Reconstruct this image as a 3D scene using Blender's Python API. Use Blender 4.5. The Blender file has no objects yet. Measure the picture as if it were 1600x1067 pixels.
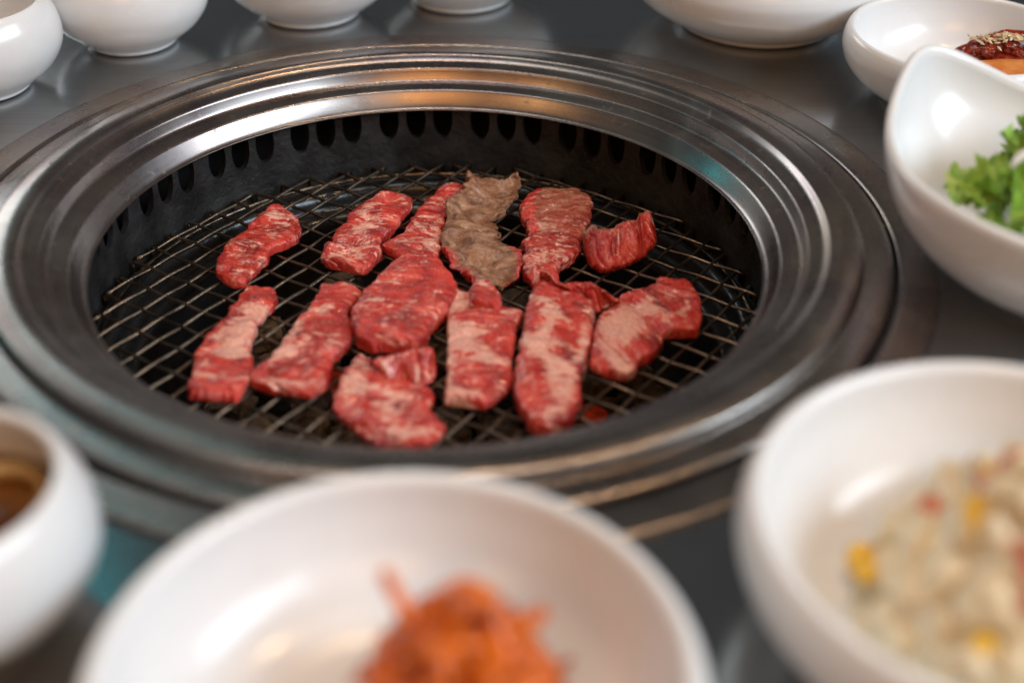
import bpy, bmesh, math, random
from mathutils import Vector, Matrix, noise

# ------------------------------------------------------------------ scene, camera, light
scene = bpy.context.scene
scene.render.engine = 'CYCLES'
scene.cycles.use_denoising = True
scene.cycles.max_bounces = 10
scene.cycles.glossy_bounces = 6
scene.cycles.transmission_bounces = 6
scene.cycles.sample_clamp_indirect = 6.0
scene.view_settings.view_transform = 'Standard'
scene.view_settings.look = 'None'
scene.view_settings.gamma = 1.0
scene.view_settings.use_curve_mapping = False
scene.view_settings.exposure = 0.0

COL = scene.collection

cam_data = bpy.data.cameras.new('camera')
cam = bpy.data.objects.new('camera', cam_data)
COL.objects.link(cam)
scene.camera = cam
cam_data.sensor_width = 36.0
cam_data.lens = 2210.0 / 1600.0 * 36.0
cam_data.clip_start = 0.02
cam_data.clip_end = 50.0
PITCH, YAW, ROLL = 0.589, -0.0077, 0.0100
_f = Vector((math.sin(YAW) * math.cos(PITCH), math.cos(YAW) * math.cos(PITCH), -math.sin(PITCH)))
_r = Vector((math.cos(YAW), -math.sin(YAW), 0.0))
_u = _r.cross(_f)
_r2 = _r * math.cos(ROLL) + _u * math.sin(ROLL)
_u2 = -_r * math.sin(ROLL) + _u * math.cos(ROLL)
_m = Matrix((( _r2.x, _u2.x, -_f.x, 0.0392), (_r2.y, _u2.y, -_f.y, -0.5139), (_r2.z, _u2.z, -_f.z, 0.2861), (0, 0, 0, 1)))
cam.matrix_world = _m
cam_data.dof.use_dof = True
cam_data.dof.focus_distance = 0.665
cam_data.dof.aperture_fstop = 3.7
cam_data.dof.aperture_blades = 0

world = bpy.data.worlds.new('World')
scene.world = world
world.use_nodes = True
world.node_tree.nodes['Background'].inputs[0].default_value = (0.47, 0.49, 0.51, 1)
world.node_tree.nodes['Background'].inputs[1].default_value = 0.15

def area(name, loc, target, size, power, color, size_y=None, shape=None):
    d = bpy.data.lights.new(name, 'AREA')
    d.energy = power
    d.color = color
    d.size = size
    if size_y:
        d.shape = 'RECTANGLE'
        d.size_y = size_y
    if shape:
        d.shape = shape
    o = bpy.data.objects.new(name, d)
    COL.objects.link(o)
    o.location = loc
    dirv = Vector(target) - Vector(loc)
    o.rotation_euler = dirv.to_track_quat('-Z', 'Y').to_euler()
    return o

# daylight from a wide window on the right, camera side
area('window_light', (1.70, -0.72, 1.08), (0, 0, 0), 1.7, 41, (0.755, 0.89, 1.0), 0.55)
# added area light for the room's far side, giving the table's soft grey sheen
area('far_room_fill', (-1.9, 2.4, 1.15), (-0.1, 0, 0), 1.4, 19, (0.93, 0.97, 1.0), 0.7)
# soft overhead fill, added to brighten the recessed meat evenly
area('overhead_fill', (-0.1, -0.15, 2.0), (0, 0, 0), 1.1, 10, (0.92, 0.965, 1.0), 1.1)
# added panels for a warm-lit room behind the camera, caught by the ring's steps
area('warm_room_panel', (0.10, -1.35, 0.90), (0, 0.05, 0), 0.60, 4.6, (1.0, 0.46, 0.12), 0.55)
area('warm_room_panel.001', (-0.80, -1.12, 0.84), (0, 0.05, 0), 0.45, 2.0, (1.0, 0.50, 0.18), 0.45)
# small warm pendant lamps over the table
area('pendant_light', (0.02, 0.25, 1.30), (0, 0, 0), 0.030, 1.5, (1.0, 0.62, 0.30), None, 'DISK')
area('pendant_light.001', (0.50, 0.00, 1.3), (0, 0, 0), 0.035, 3.0, (1.0, 0.62, 0.30), None, 'DISK')
# teal neon strip standing at the back left, and a small teal sign on the left
area('teal_strip_light', (-0.80, 1.39, 1.25), (0, 0, 0), 0.018, 0.55, (0.01, 0.58, 0.66), 1.7)
area('teal_sign_light', (-1.25, 0.62, 0.42), (0, 0, 0), 0.06, 0.30, (0.02, 0.70, 0.75), 0.22)

# ------------------------------------------------------------------ helpers
def link(o, parent=None):
    COL.objects.link(o)
    if parent is not None:
        o.parent = parent
    return o

def tag(o, label=None, cat=None, group=None, kind=None):
    if label: o['label'] = label
    if cat: o['category'] = cat
    if group: o['group'] = group
    if kind: o['kind'] = kind
    return o

def empty(name, loc, rz=0.0):
    o = bpy.data.objects.new(name, None)
    o.empty_display_size = 0.01
    o.location = loc
    o.rotation_euler = (0, 0, rz)
    return link(o)

def mesh_obj(name, verts, faces, mat, parent=None, smooth=True, recalc=False):
    me = bpy.data.meshes.new(name)
    me.from_pydata([tuple(v) for v in verts], [], faces)
    if recalc:
        bm = bmesh.new(); bm.from_mesh(me)
        bmesh.ops.recalc_face_normals(bm, faces=bm.faces)
        bm.to_mesh(me); bm.free()
    if smooth:
        me.polygons.foreach_set('use_smooth', [True] * len(me.polygons))
    me.update()
    o = bpy.data.objects.new(name, me)
    if mat: me.materials.append(mat)
    return link(o, parent)

def lathe_data(profile, n=160):
    """profile of (r, z) -> verts, faces; rings closed round z."""
    vs, fs = [], []
    m = len(profile)
    for k in range(n):
        a = 2 * math.pi * k / n
        c, s = math.cos(a), math.sin(a)
        for r, z in profile:
            vs.append((r * c, r * s, z))
    for k in range(n):
        k2 = (k + 1) % n
        for j in range(m - 1):
            fs.append((k * m + j, k2 * m + j, k2 * m + j + 1, k * m + j + 1))
    return vs, fs

def catmull(pts, sub=4):
    out = []
    n = len(pts)
    for i in range(n - 1):
        p0 = pts[max(i - 1, 0)]; p1 = pts[i]; p2 = pts[i + 1]; p3 = pts[min(i + 2, n - 1)]
        for k in range(sub):
            t = k / sub
            out.append(tuple(0.5 * ((2 * b) + (-a + c) * t + (2 * a - 5 * b + 4 * c - d) * t * t + (-a + 3 * b - 3 * c + d) * t ** 3)
                             for a, b, c, d in zip(p0, p1, p2, p3)))
    out.append(tuple(pts[-1]))
    return out

def tube_data(path, rad, nseg=8, closed=False, cap=True):
    vs, fs = [], []
    n = len(path)
    path = [Vector(p) for p in path]
    ref = Vector((0.0, 0.0, 1.0))
    for i, p in enumerate(path):
        if closed:
            t = path[(i + 1) % n] - path[i - 1]
        else:
            t = path[min(i + 1, n - 1)] - path[max(i - 1, 0)]
        t.normalize()
        r0 = ref
        if abs(t.dot(r0)) > 0.95:
            r0 = Vector((1.0, 0.0, 0.0)) if abs(t.x) < 0.9 else Vector((0.0, 1.0, 0.0))
        a = t.cross(r0).normalized()
        b = a.cross(t).normalized()
        rr = rad(i / max(n - 1, 1)) if callable(rad) else rad
        if not isinstance(rr, tuple): rr = (rr, rr)
        for k in range(nseg):
            an = 2 * math.pi * k / nseg
            vs.append(p + a * (math.cos(an) * rr[0]) + b * (math.sin(an) * rr[1]))
    segs = n if closed else n - 1
    for i in range(segs):
        i2 = (i + 1) % n
        for k in range(nseg):
            k2 = (k + 1) % nseg
            fs.append((i * nseg + k, i * nseg + k2, i2 * nseg + k2, i2 * nseg + k))
    if cap and not closed:
        fs.append(tuple(range(nseg))[::-1])
        fs.append(tuple(range((n - 1) * nseg, n * nseg)))
    return vs, fs

# ------------------------------------------------------------------ materials
class NT:
    def __init__(self, name):
        self.m = bpy.data.materials.new(name)
        self.m.use_nodes = True
        self.t = self.m.node_tree
        self.b = self.t.nodes['Principled BSDF']
    def n(self, typ, **kw):
        nd = self.t.nodes.new(typ)
        for k, v in kw.items():
            setattr(nd, k, v)
        return nd
    def l(self, a, b):
        self.t.links.new(a, b)
    def set(self, **kw):
        for k, v in kw.items():
            self.b.inputs[k.replace('_', ' ')].default_value = v
    def coords(self, scale=(1, 1, 1), kind='Object'):
        tc = self.n('ShaderNodeTexCoord')
        mp = self.n('ShaderNodeMapping')
        mp.inputs['Scale'].default_value = scale
        self.l(tc.outputs[kind], mp.inputs['Vector'])
        return mp.outputs['Vector']
    def noise(self, vec, scale, detail=4, rough=0.55, dist=0.0):
        nd = self.n('ShaderNodeTexNoise')
        nd.inputs['Scale'].default_value = scale
        nd.inputs['Detail'].default_value = detail
        nd.inputs['Roughness'].default_value = rough
        nd.inputs['Distortion'].default_value = dist
        if vec is not None: self.l(vec, nd.inputs['Vector'])
        return nd.outputs['Fac']
    def ramp(self, fac, stops):
        nd = self.n('ShaderNodeValToRGB')
        el = nd.color_ramp.elements
        while len(el) < len(stops): el.new(0.5)
        for e, (p, c) in zip(el, stops):
            e.position = p
            e.color = c if len(c) == 4 else (*c, 1)
        self.l(fac, nd.inputs['Fac'])
        return nd.outputs['Color']
    def mix(self, fac, a, b, blend='MIX'):
        nd = self.n('ShaderNodeMix', data_type='RGBA', blend_type=blend)
        for sock, v in ((nd.inputs[0], fac), (nd.inputs[6], a), (nd.inputs[7], b)):
            if isinstance(v, (int, float)): sock.default_value = v
            elif isinstance(v, tuple): sock.default_value = v if len(v) == 4 else (*v, 1)
            else: self.l(v, sock)
        return nd.outputs[2]
    def math(self, op, a, b=None, clamp=False):
        nd = self.n('ShaderNodeMath', operation=op, use_clamp=clamp)
        for i, v in enumerate((a, b)):
            if v is None: continue
            if isinstance(v, (int, float)): nd.inputs[i].default_value = v
            else: self.l(v, nd.inputs[i])
        return nd.outputs[0]
    def bump(self, h, strength, dist, into=None):
        nd = self.n('ShaderNodeBump')
        nd.inputs['Strength'].default_value = strength
        nd.inputs['Distance'].default_value = dist
        self.l(h, nd.inputs['Height'])
        if into is not None: self.l(into, nd.inputs['Normal'])
        self.l(nd.outputs['Normal'], self.b.inputs['Normal'])
        return nd.outputs['Normal']

W3 = lambda v: (v, v, v, 1)

def mat_table():
    t = NT('brushed_table_steel')
    t.set(Metallic=1.0)
    v = t.coords((3, 260, 3))
    f = t.noise(v, 3.0, 5, 0.6)
    v2 = t.coords((1, 1, 1))
    big = t.noise(v2, 7.0, 3, 0.5)
    t.l(t.ramp(f, [(0.25, W3(0.36)), (0.75, W3(0.47))]), t.b.inputs['Base Color'])
    rr = t.math('ADD', t.math('MULTIPLY', big, 0.10), t.math('MULTIPLY', f, 0.06))
    r2 = t.math('ADD', rr, 0.11)
    t.l(r2, t.b.inputs['Roughness'])
    t.bump(f, 0.05, 0.0006)
    return t.m

def mat_ring():
    t = NT('heat_tinted_ring_steel')
    t.set(Metallic=1.0, Anisotropic=0.45)
    tan = t.n('ShaderNodeTangent', direction_type='RADIAL', axis='Z')
    t.l(tan.outputs[0], t.b.inputs['Tangent'])
    # polar coordinates give brush lines that run round the ring
    tc = t.n('ShaderNodeTexCoord')
    sp = t.n('ShaderNodeSeparateXYZ'); t.l(tc.outputs['Object'], sp.inputs[0])
    ang = t.math('ARCTAN2', sp.outputs[1], sp.outputs[0])
    rad = t.math('SQRT', t.math('ADD', t.math('MULTIPLY', sp.outputs[0], sp.outputs[0]), t.math('MULTIPLY', sp.outputs[1], sp.outputs[1])))
    cb = t.n('ShaderNodeCombineXYZ')
    t.l(t.math('MULTIPLY', ang, 1.6), cb.inputs[0])
    t.l(t.math('MULTIPLY', rad, 900.0), cb.inputs[1])
    t.l(t.math('MULTIPLY', sp.outputs[2], 900.0), cb.inputs[2])
    brush = t.noise(cb.outputs[0], 1.0, 4, 0.6)
    v = t.coords()
    tint = t.noise(v, 9.0, 3, 0.5, 0.6)
    smear = t.noise(v, 55.0, 5, 0.65)
    base = t.ramp(tint, [(0.30, (0.21, 0.165, 0.14)), (0.44, (0.39, 0.35, 0.32)), (0.56, (0.27, 0.22, 0.215)), (0.74, (0.42, 0.345, 0.275))])
    c2 = t.mix(t.ramp(smear, [(0.45, W3(0)), (0.75, W3(0.45))]), base, (0.30, 0.27, 0.25))
    spots = t.ramp(t.noise(v, 210, 3, 0.5), [(0.64, W3(0)), (0.70, W3(1))])
    c2 = t.mix(t.math('MULTIPLY', spots, 0.25), c2, (0.14, 0.105, 0.08))
    t.l(c2, t.b.inputs['Base Color'])
    r = t.math('ADD', t.math('MULTIPLY', brush, 0.10), t.math('MULTIPLY', smear, 0.14))
    t.l(t.math('ADD', t.math('ADD', r, 0.16), t.math('MULTIPLY', spots, 0.10)), t.b.inputs['Roughness'])
    # scratches
    t.bump(brush, 0.03, 0.0003)
    return t.m

def mat_simple(name, col, rough, metal=0.0, bump=None, coat=0.0, spec=0.5, var=0.0, vscale=60):
    t = NT(name)
    t.set(Base_Color=(*col, 1), Roughness=rough, Metallic=metal)
    t.b.inputs['Coat Weight'].default_value = coat
    t.b.inputs['Coat Roughness'].default_value = 0.12
    t.b.inputs['Specular IOR Level'].default_value = spec
    v = t.coords()
    if var > 0:
        n = t.noise(v, vscale, 5, 0.6)
        t.l(t.ramp(n, [(0.3, tuple(c * (1 - var) for c in col)), (0.7, tuple(min(1, c * (1 + var)) for c in col))]), t.b.inputs['Base Color'])
    if bump:
        n = t.noise(v, bump[0], 5, 0.6)
        t.bump(n, bump[1], bump[2])
    return t.m

def mat_porcelain():
    t = NT('white_porcelain')
    t.set(Base_Color=(0.77, 0.775, 0.78, 1), Roughness=0.16)
    t.b.inputs['Coat Weight'].default_value = 0.2
    t.b.inputs['Coat Roughness'].default_value = 0.12
    v = t.coords()
    n = t.noise(v, 30, 3, 0.5)
    t.l(t.ramp(n, [(0.3, W3(0.20)), (0.7, W3(0.28))]), t.b.inputs['Roughness'])
    speck = t.noise(v, 420, 2, 0.4)
    t.l(t.ramp(speck, [(0.20, (0.72, 0.72, 0.72, 1)), (0.27, (0.77, 0.775, 0.78, 1))]), t.b.inputs['Base Color'])
    t.bump(n, 0.06, 0.0015)
    return t.m

def mat_iron():
    t = NT('black_cast_iron')
    v = t.coords()
    n = t.noise(v, 320, 5, 0.65)
    n2 = t.noise(v, 45, 4, 0.6)
    t.set(Metallic=0.0)
    t.l(t.ramp(n2, [(0.35, W3(0.012)), (0.7, W3(0.032))]), t.b.inputs['Base Color'])
    t.l(t.ramp(n2, [(0.35, W3(0.24)), (0.65, W3(0.48))]), t.b.inputs['Roughness'])
    h = t.math('ADD', t.math('MULTIPLY', n, 0.6), n2)
    t.bump(h, 0.6, 0.0022)
    return t.m

def mat_meat(name, cooked=0.0):
    """raw beef: red fibre with pale marbling; 'fat', 'cook' are per-vertex values of the slice itself."""
    t = NT(name)
    uv = t.n('ShaderNodeUVMap', uv_map='UVMap')
    def uvn(sx, sy, scale, detail, dist, rot=0.15):
        mp = t.n('ShaderNodeMapping')
        mp.inputs['Scale'].default_value = (sx, sy, 1)
        mp.inputs['Rotation'].default_value = (0, 0, rot)
        t.l(uv.outputs[0], mp.inputs['Vector'])
        return t.noise(mp.outputs[0], scale, detail, 0.6, dist)
    fa = t.n('ShaderNodeAttribute', attribute_name='fat').outputs['Fac']
    ca = t.n('ShaderNodeAttribute', attribute_name='cook').outputs['Fac']
    fb = t.n('ShaderNodeAttribute', attribute_name='fib').outputs['Fac']
    fibre = t.n('ShaderNodeMix', data_type='FLOAT')
    t.l(fb, fibre.inputs[0]); t.l(uvn(330, 260, 1.0, 5, 0.9), fibre.inputs[2]); t.l(uvn(620, 90, 1.0, 5, 1.3, 0.3), fibre.inputs[3])
    fibre = fibre.outputs[0]                   # threads across the slice, or a finer mottle
    marb = uvn(200, 75, 1.0, 4, 2.2, -0.25)
    blot = uvn(75, 60, 1.0, 5, 0.8)
    cells = uvn(900, 700, 1.0, 3, 0.4)
    red = t.ramp(blot, [(0.32, (0.17, 0.004, 0.004)), (0.45, (0.40, 0.012, 0.009)), (0.57, (0.60, 0.034, 0.020)), (0.70, (0.70, 0.085, 0.052))])
    red = t.mix(t.ramp(fibre, [(0.46, W3(0)), (0.68, W3(0.45))]), red, (0.70, 0.13, 0.08))
    red = t.mix(t.ramp(fibre, [(0.28, W3(0.40)), (0.42, W3(0))]), red, (0.24, 0.008, 0.008))
    net = t.ramp(t.math('ABSOLUTE', t.math('SUBTRACT', uvn(130, 80, 1.0, 3, 2.4, 0.5), 0.5)), [(0.0, W3(1)), (0.045, W3(0))])
    net = t.math('MULTIPLY', net, t.ramp(uvn(60, 50, 1.0, 2, 0.5, 1.0), [(0.42, W3(0)), (0.6, W3(0.55))]))
    m1 = t.math('ADD', net, t.math('MULTIPLY', t.math('SUBTRACT', marb, 0.5), 2.4))
    m2 = t.math('MULTIPLY', t.math('SUBTRACT', fibre, 0.5), 1.8)
    f = t.math('ADD', t.math('ADD', fa, m1), m2)
    fat = t.ramp(f, [(0.40, W3(0)), (0.56, W3(0.62)), (0.85, W3(0.92))])
    fatcol = t.ramp(cells, [(0.35, (0.80, 0.35, 0.25)), (0.65, (0.90, 0.56, 0.44))])
    col = t.mix(fat, red, fatcol)
    vein = t.ramp(t.math('ABSOLUTE', t.math('SUBTRACT', uvn(210, 120, 1.0, 3, 2.0, 1.1), 0.5)), [(0.0, W3(0.75)), (0.05, W3(0))])
    col = t.mix(t.math('MULTIPLY', vein, t.math('MULTIPLY', fat, 0.55)), col, (0.60, 0.07, 0.045))
    brown = t.ramp(uvn(190, 80, 1.0, 7, 1.6), [(0.30, (0.06, 0.020, 0.008)), (0.43, (0.21, 0.088, 0.042)), (0.57, (0.36, 0.180, 0.098)), (0.72, (0.54, 0.33, 0.22))])
    ck = t.ramp(t.math('ADD', ca, t.math('MULTIPLY', t.math('SUBTRACT', blot, 0.5), 0.9)), [(0.30, W3(0)), (0.85, W3(1))])
    col = t.mix(ck, col, brown)
    t.l(col, t.b.inputs['Base Color'])
    t.b.inputs['Subsurface Weight'].default_value = 0.12
    t.b.inputs['Subsurface Radius'].default_value = (1.0, 0.25, 0.15)
    t.b.inputs['Subsurface Scale'].default_value = 0.002
    v = t.coords()
    wet = t.noise(v, 520, 4, 0.65)
    t.l(t.math('ADD', t.math('MULTIPLY', ck, 0.03), t.ramp(wet, [(0.35, W3(0.17)), (0.65, W3(0.36))])), t.b.inputs['Roughness'])
    t.l(t.math('MULTIPLY', t.math('SUBTRACT', 1.0, t.math('MULTIPLY', ck, 0.6), True), 0.42), t.b.inputs['Coat Weight'])
    t.b.inputs['Coat Roughness'].default_value = 0.13
    h = t.math('ADD', t.math('MULTIPLY', fibre, 1.0), t.math('MULTIPLY', wet, 0.7))
    h = t.math('ADD', h, t.math('MULTIPLY', marb, 0.5))
    t.bump(h, 0.65, 0.0016)
    return t.m

def mat_coal():
    t = NT('ashy_charcoal')
    v = t.coords()
    oi = t.n('ShaderNodeObjectInfo')
    vv = t.n('ShaderNodeVectorMath', operation='ADD')
    t.l(v, vv.inputs[0]); t.l(oi.outputs['Location'], vv.inputs[1])
    n = t.noise(vv.outputs[0], 110, 5, 0.65)
    t.l(t.ramp(n, [(0.34, (0.010, 0.009, 0.008)), (0.46, (0.10, 0.066, 0.042)), (0.70, (0.27, 0.185, 0.115))]), t.b.inputs['Base Color'])
    t.set(Roughness=0.85)
    t.bump(n, 0.6, 0.003)
    return t.m

def mat_ember():
    t = NT('glowing_ember')
    v = t.coords()
    n = t.noise(v, 130, 4, 0.6)
    t.set(Roughness=0.9, Base_Color=(0.05, 0.01, 0.005, 1))
    t.l(t.ramp(n, [(0.30, (0.10, 0.002, 0.0)), (0.72, (1.0, 0.06, 0.010))]), t.b.inputs['Emission Color'])
    t.b.inputs['Emission Strength'].default_value = 0.16
    return t.m

def mat_leaf():
    t = NT('curly_green_leaf')
    v = t.coords()
    n = t.noise(v, 90, 4, 0.6)
    t.l(t.ramp(n, [(0.3, (0.13, 0.29, 0.025)), (0.5, (0.31, 0.52, 0.075)), (0.72, (0.58, 0.72, 0.25))]), t.b.inputs['Base Color'])
    t.set(Roughness=0.4)
    t.b.inputs['Subsurface Weight'].default_value = 0.15
    t.b.inputs['Subsurface Scale'].default_value = 0.003
    return t.m

def mat_sauce(name, c1, c2, scale=120, rough=0.22, coat=0.35, sss=0.15):
    t = NT(name)
    v = t.coords()
    oi = t.n('ShaderNodeObjectInfo')
    vv = t.n('ShaderNodeVectorMath', operation='ADD')
    t.l(v, vv.inputs[0]); t.l(oi.outputs['Location'], vv.inputs[1])
    n = t.noise(vv.outputs[0], scale, 4, 0.6)
    t.l(t.ramp(n, [(0.3, c1), (0.7, c2)]), t.b.inputs['Base Color'])
    t.set(Roughness=rough)
    t.b.inputs['Subsurface Weight'].default_value = sss
    t.b.inputs['Subsurface Scale'].default_value = 0.003
    t.b.inputs['Coat Weight'].default_value = coat
    t.bump(n, 0.35, 0.0012)
    return t.m

M = {
    'table': mat_table(), 'ring': mat_ring(), 'porcelain': mat_porcelain(), 'iron': mat_iron(),
    'groove': mat_simple('black_seal', (0.012, 0.012, 0.012), 0.5),
    'ledge': mat_simple('greasy_black_steel', (0.06, 0.06, 0.06), 0.24, 0.8, (70, 0.25, 0.002)),
    'wire': mat_simple('browned_wire_steel', (0.20, 0.145, 0.105), 0.33, 1.0, (900, 0.35, 0.0004), var=0.6, vscale=70),
    'meat': mat_meat('raw_beef'), 'coal': mat_coal(), 'ember': mat_ember(),
    'leaf': mat_leaf(),
    'pot_in': mat_simple('sooty_pit', (0.009, 0.008, 0.008), 0.85, 0, (120, 0.5, 0.002), spec=0.15),
    'kimchi': mat_sauce('chilli_radish', (0.36, 0.036, 0.0), (0.84, 0.19, 0.0), 150, 0.30, 0.1, 0.0),
    'kimchi_pale': mat_sauce('pale_radish', (0.58, 0.10, 0.02), (0.70, 0.28, 0.12), 120, 0.42, 0.0),
    'mayo': mat_sauce('creamy_dressing', (0.66, 0.52, 0.32), (0.82, 0.73, 0.54), 70, 0.35),
    'potato': mat_sauce('potato_cube', (0.68, 0.55, 0.33), (0.80, 0.71, 0.52), 60, 0.4),
    'corn': mat_sauce('sweet_corn', (0.75, 0.40, 0.01), (0.86, 0.55, 0.03), 60, 0.25),
    'crab': mat_sauce('red_dice', (0.55, 0.10, 0.05), (0.72, 0.26, 0.16), 60, 0.4),
    'cucumber': mat_sauce('cucumber_dice', (0.30, 0.25, 0.13), (0.46, 0.38, 0.23), 60, 0.35),
    'braise': mat_sauce('dark_red_glaze', (0.08, 0.006, 0.003), (0.38, 0.038, 0.012), 260, 0.15),
    'fritter': mat_sauce('orange_fritter', (0.46, 0.085, 0.008), (0.70, 0.30, 0.08), 75, 0.3),
    'sesame': mat_sauce('sesame_hull', (0.50, 0.36, 0.20), (0.68, 0.54, 0.34), 60, 0.45),
    'onion': mat_sauce('pickled_onion', (0.42, 0.22, 0.05), (0.64, 0.47, 0.20), 60, 0.25),
    'garnish': mat_sauce('dark_green_tip', (0.07, 0.09, 0.02), (0.20, 0.20, 0.06), 100, 0.4),
    'white_shred': mat_sauce('white_shred', (0.70, 0.70, 0.66), (0.8, 0.8, 0.76), 60, 0.3),
}
def mat_soy():
    t = NT('amber_soy_sauce')
    v = t.coords()
    n = t.noise(v, 45, 3, 0.5)
    t.l(t.ramp(n, [(0.35, (0.055, 0.014, 0.002)), (0.7, (0.24, 0.085, 0.010))]), t.b.inputs['Base Color'])
    t.set(Roughness=0.06)
    return t.m
M['soy'] = mat_soy()

# ------------------------------------------------------------------ setting: the table
def build_table():
    n = 160
    vs, fs = [], []
    R0 = 0.196
    half = [0.9, 0.9]
    for k in range(n):
        a = 2 * math.pi * k / n
        c, s = math.cos(a), math.sin(a)
        q = 0.9 / max(abs(c), abs(s))
        vs += [(R0 * c, R0 * s, -0.006), (R0 * c, R0 * s, 0.0), (0.24 * c, 0.24 * s, 0.0), (q * c, q * s, 0.0), (q * c, q * s, -0.03)]
    for k in range(n):
        k2 = (k + 1) % n
        for j in range(4):
            fs.append((k * 5 + j, k * 5 + j + 1, k2 * 5 + j + 1, k2 * 5 + j))
    o = mesh_obj('table', vs, fs, M['table'], smooth=False, recalc=False)
    tag(o, kind='structure')
build_table()

# ------------------------------------------------------------------ the built-in grill
mm = lambda pr: [(r * 0.001, z * 0.001) for r, z in pr]
grill = empty('table_grill', (0, 0, 0))
tag(grill, 'round built-in charcoal grill with stepped stainless steel ring sunk in the table', 'grill')

def ring_part(name, prof, mat, parent, n=256, sub=3):
    vs, fs = lathe_data(catmull(mm(prof), sub), n)
    return mesh_obj(name, vs, fs, mat, parent, recalc=True)

ring_part('trim_ring', [(206.3, 0.1), (206.2, 1.2), (205.5, 1.9), (204, 2.2), (199, 2.3), (193, 2.3), (191.6, 2.1), (190.6, 1.4), (190.2, 0), (190.2, -4)], M['ring'], grill)
ring_part('groove_seal', [(191.5, -1.2), (189, -1.5), (187, -1.2)], M['groove'], grill)
ring_part('top_ring', [(188.6, -4), (188.6, 0.6), (188.3, 2.4), (187.4, 3.2), (185.5, 3.6), (181, 3.8), (177.6, 3.9), (177.0, 4.0), (176.6, 4.5), (175.9, 6.6),
                       (175.3, 7.5), (174.2, 8.1), (172.0, 8.6), (168.0, 9.0), (165.0, 8.8), (163.4, 8.4), (162.7, 7.9), (161.6, 6.6), (160.4, 5.7), (158.4, 5.0), (156.3, 4.5), (155.3, 4.2), (154.8, 3.7), (154.2, 2.2), (153.0, -0.6), (152.5, -1.2), (151.8, -1.5),
                       (150.2, -1.8), (147.6, -2.5), (145.6, -3.1), (144.9, -3.5), (144.3, -4.4), (142.9, -6.8), (141.2, -9.5), (140.2, -10.8), (139.5, -11.1), (138.9, -11.2),
                       (139.0, -11.7), (140.0, -11.9), (143.0, -9.5), (147.0, -6.0), (152, -4.5)], M['ring'], grill)

def build_pot():
    """cast-iron wall with 60 oval air slots in groups of three"""
    vs, fs = [], []
    R, T = 0.1472, 0.0028
    z0, z1 = -0.0340, -0.0065
    zc, hz = -0.0205, 0.0106
    hw = 5.0e-3 / R
    ne = 32
    rr = random.Random(4)
    def v(a, z, r=R):
        vs.append((r * math.cos(a), r * math.sin(a), z)); return len(vs) - 1
    D = math.radians
    for g in range(20):
        mid = D(132.2 - 18 * g)
        for s in (-1, 0, 1):
            c = mid + s * D(5.3)
            a0, a1 = c - D(2.65), c + D(2.65)
            jz = zc + rr.uniform(-4e-4, 4e-4)
            inner, outer, tun = [], [], []
            for k in range(ne):
                t = 2 * math.pi * k / ne
                ct, st = math.cos(t), math.sin(t)
                inner.append(v(c + hw * ct, jz + hz * st))
                tun.append(v(c + hw * ct * 0.96, jz + hz * st * 0.97, R + T))
                # same direction on the cell border
                wx, wz = D(2.65), (z1 - z0) / 2
                q = min(wx / max(abs(ct) * hw, 1e-9) * hw if abs(ct) > 1e-6 else 1e9, 1e9)
                sx = 1 / max(abs(ct), abs(st))
                outer.append(v(c + wx * ct * sx, (z0 + z1) / 2 + wz * st * sx))
            for k in range(ne):
                k2 = (k + 1) % ne
                fs.append((inner[k], outer[k], outer[k2], inner[k2]))
                fs.append((tun[k], inner[k], inner[k2], tun[k2]))
        # plain strip to the next group
        b0, b1 = mid - D(9.0) , mid - D(5.3 + 2.65)
        nz = 4
        for (x0, x1) in ((mid - D(10.05), mid - D(7.95)),):
            q = [[v(x0 + (x1 - x0) * i / 2, z0 + (z1 - z0) * j / nz) for j in range(nz + 1)] for i in range(3)]
            for i in range(2):
                for j in range(nz):
                    fs.append((q[i][j], q[i + 1][j], q[i + 1][j + 1], q[i][j + 1]))
    o = mesh_obj('slotted_wall', vs, fs, M['iron'], grill, smooth=True)
    bm = bmesh.new(); bm.from_mesh(o.data)
    bmesh.ops.remove_doubles(bm, verts=bm.verts, dist=2e-5)
    bmesh.ops.recalc_face_normals(bm, faces=bm.faces)
    bm.to_mesh(o.data); bm.free()
    es = o.modifiers.new('edge', 'EDGE_SPLIT'); es.split_angle = math.radians(50)
    ring_part('wall_skirt', [(147.2, -33.4), (147.1, -36), (146.9, -42), (146.6, -47), (146.3, -50.5), (145.5, -52.0), (144.5, -52.6)], M['iron'], grill, 128, 2)
    ring_part('support_ledge', [(145.2, -52.4), (143.0, -51.4), (140.5, -51.0), (138.0, -51.6), (136.3, -53.4), (135.2, -56), (134.0, -58.6), (131.5, -59.6), (128.5, -59.2), (126.2, -60.4), (125.0, -63)], M['ledge'], grill, 160, 3)
    ring_part('fire_bowl', [(125.2, -62.5), (124, -72), (121, -88), (116, -100), (100, -108), (60, -111), (1, -111)], M['pot_in'], grill, 96, 2)
    ring_part('outer_shell', [(153, -5.2), (172, -6), (180, -12), (180, -48), (170, -58), (146, -60)], M['pot_in'], grill, 96, 2)
build_pot()

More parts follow.
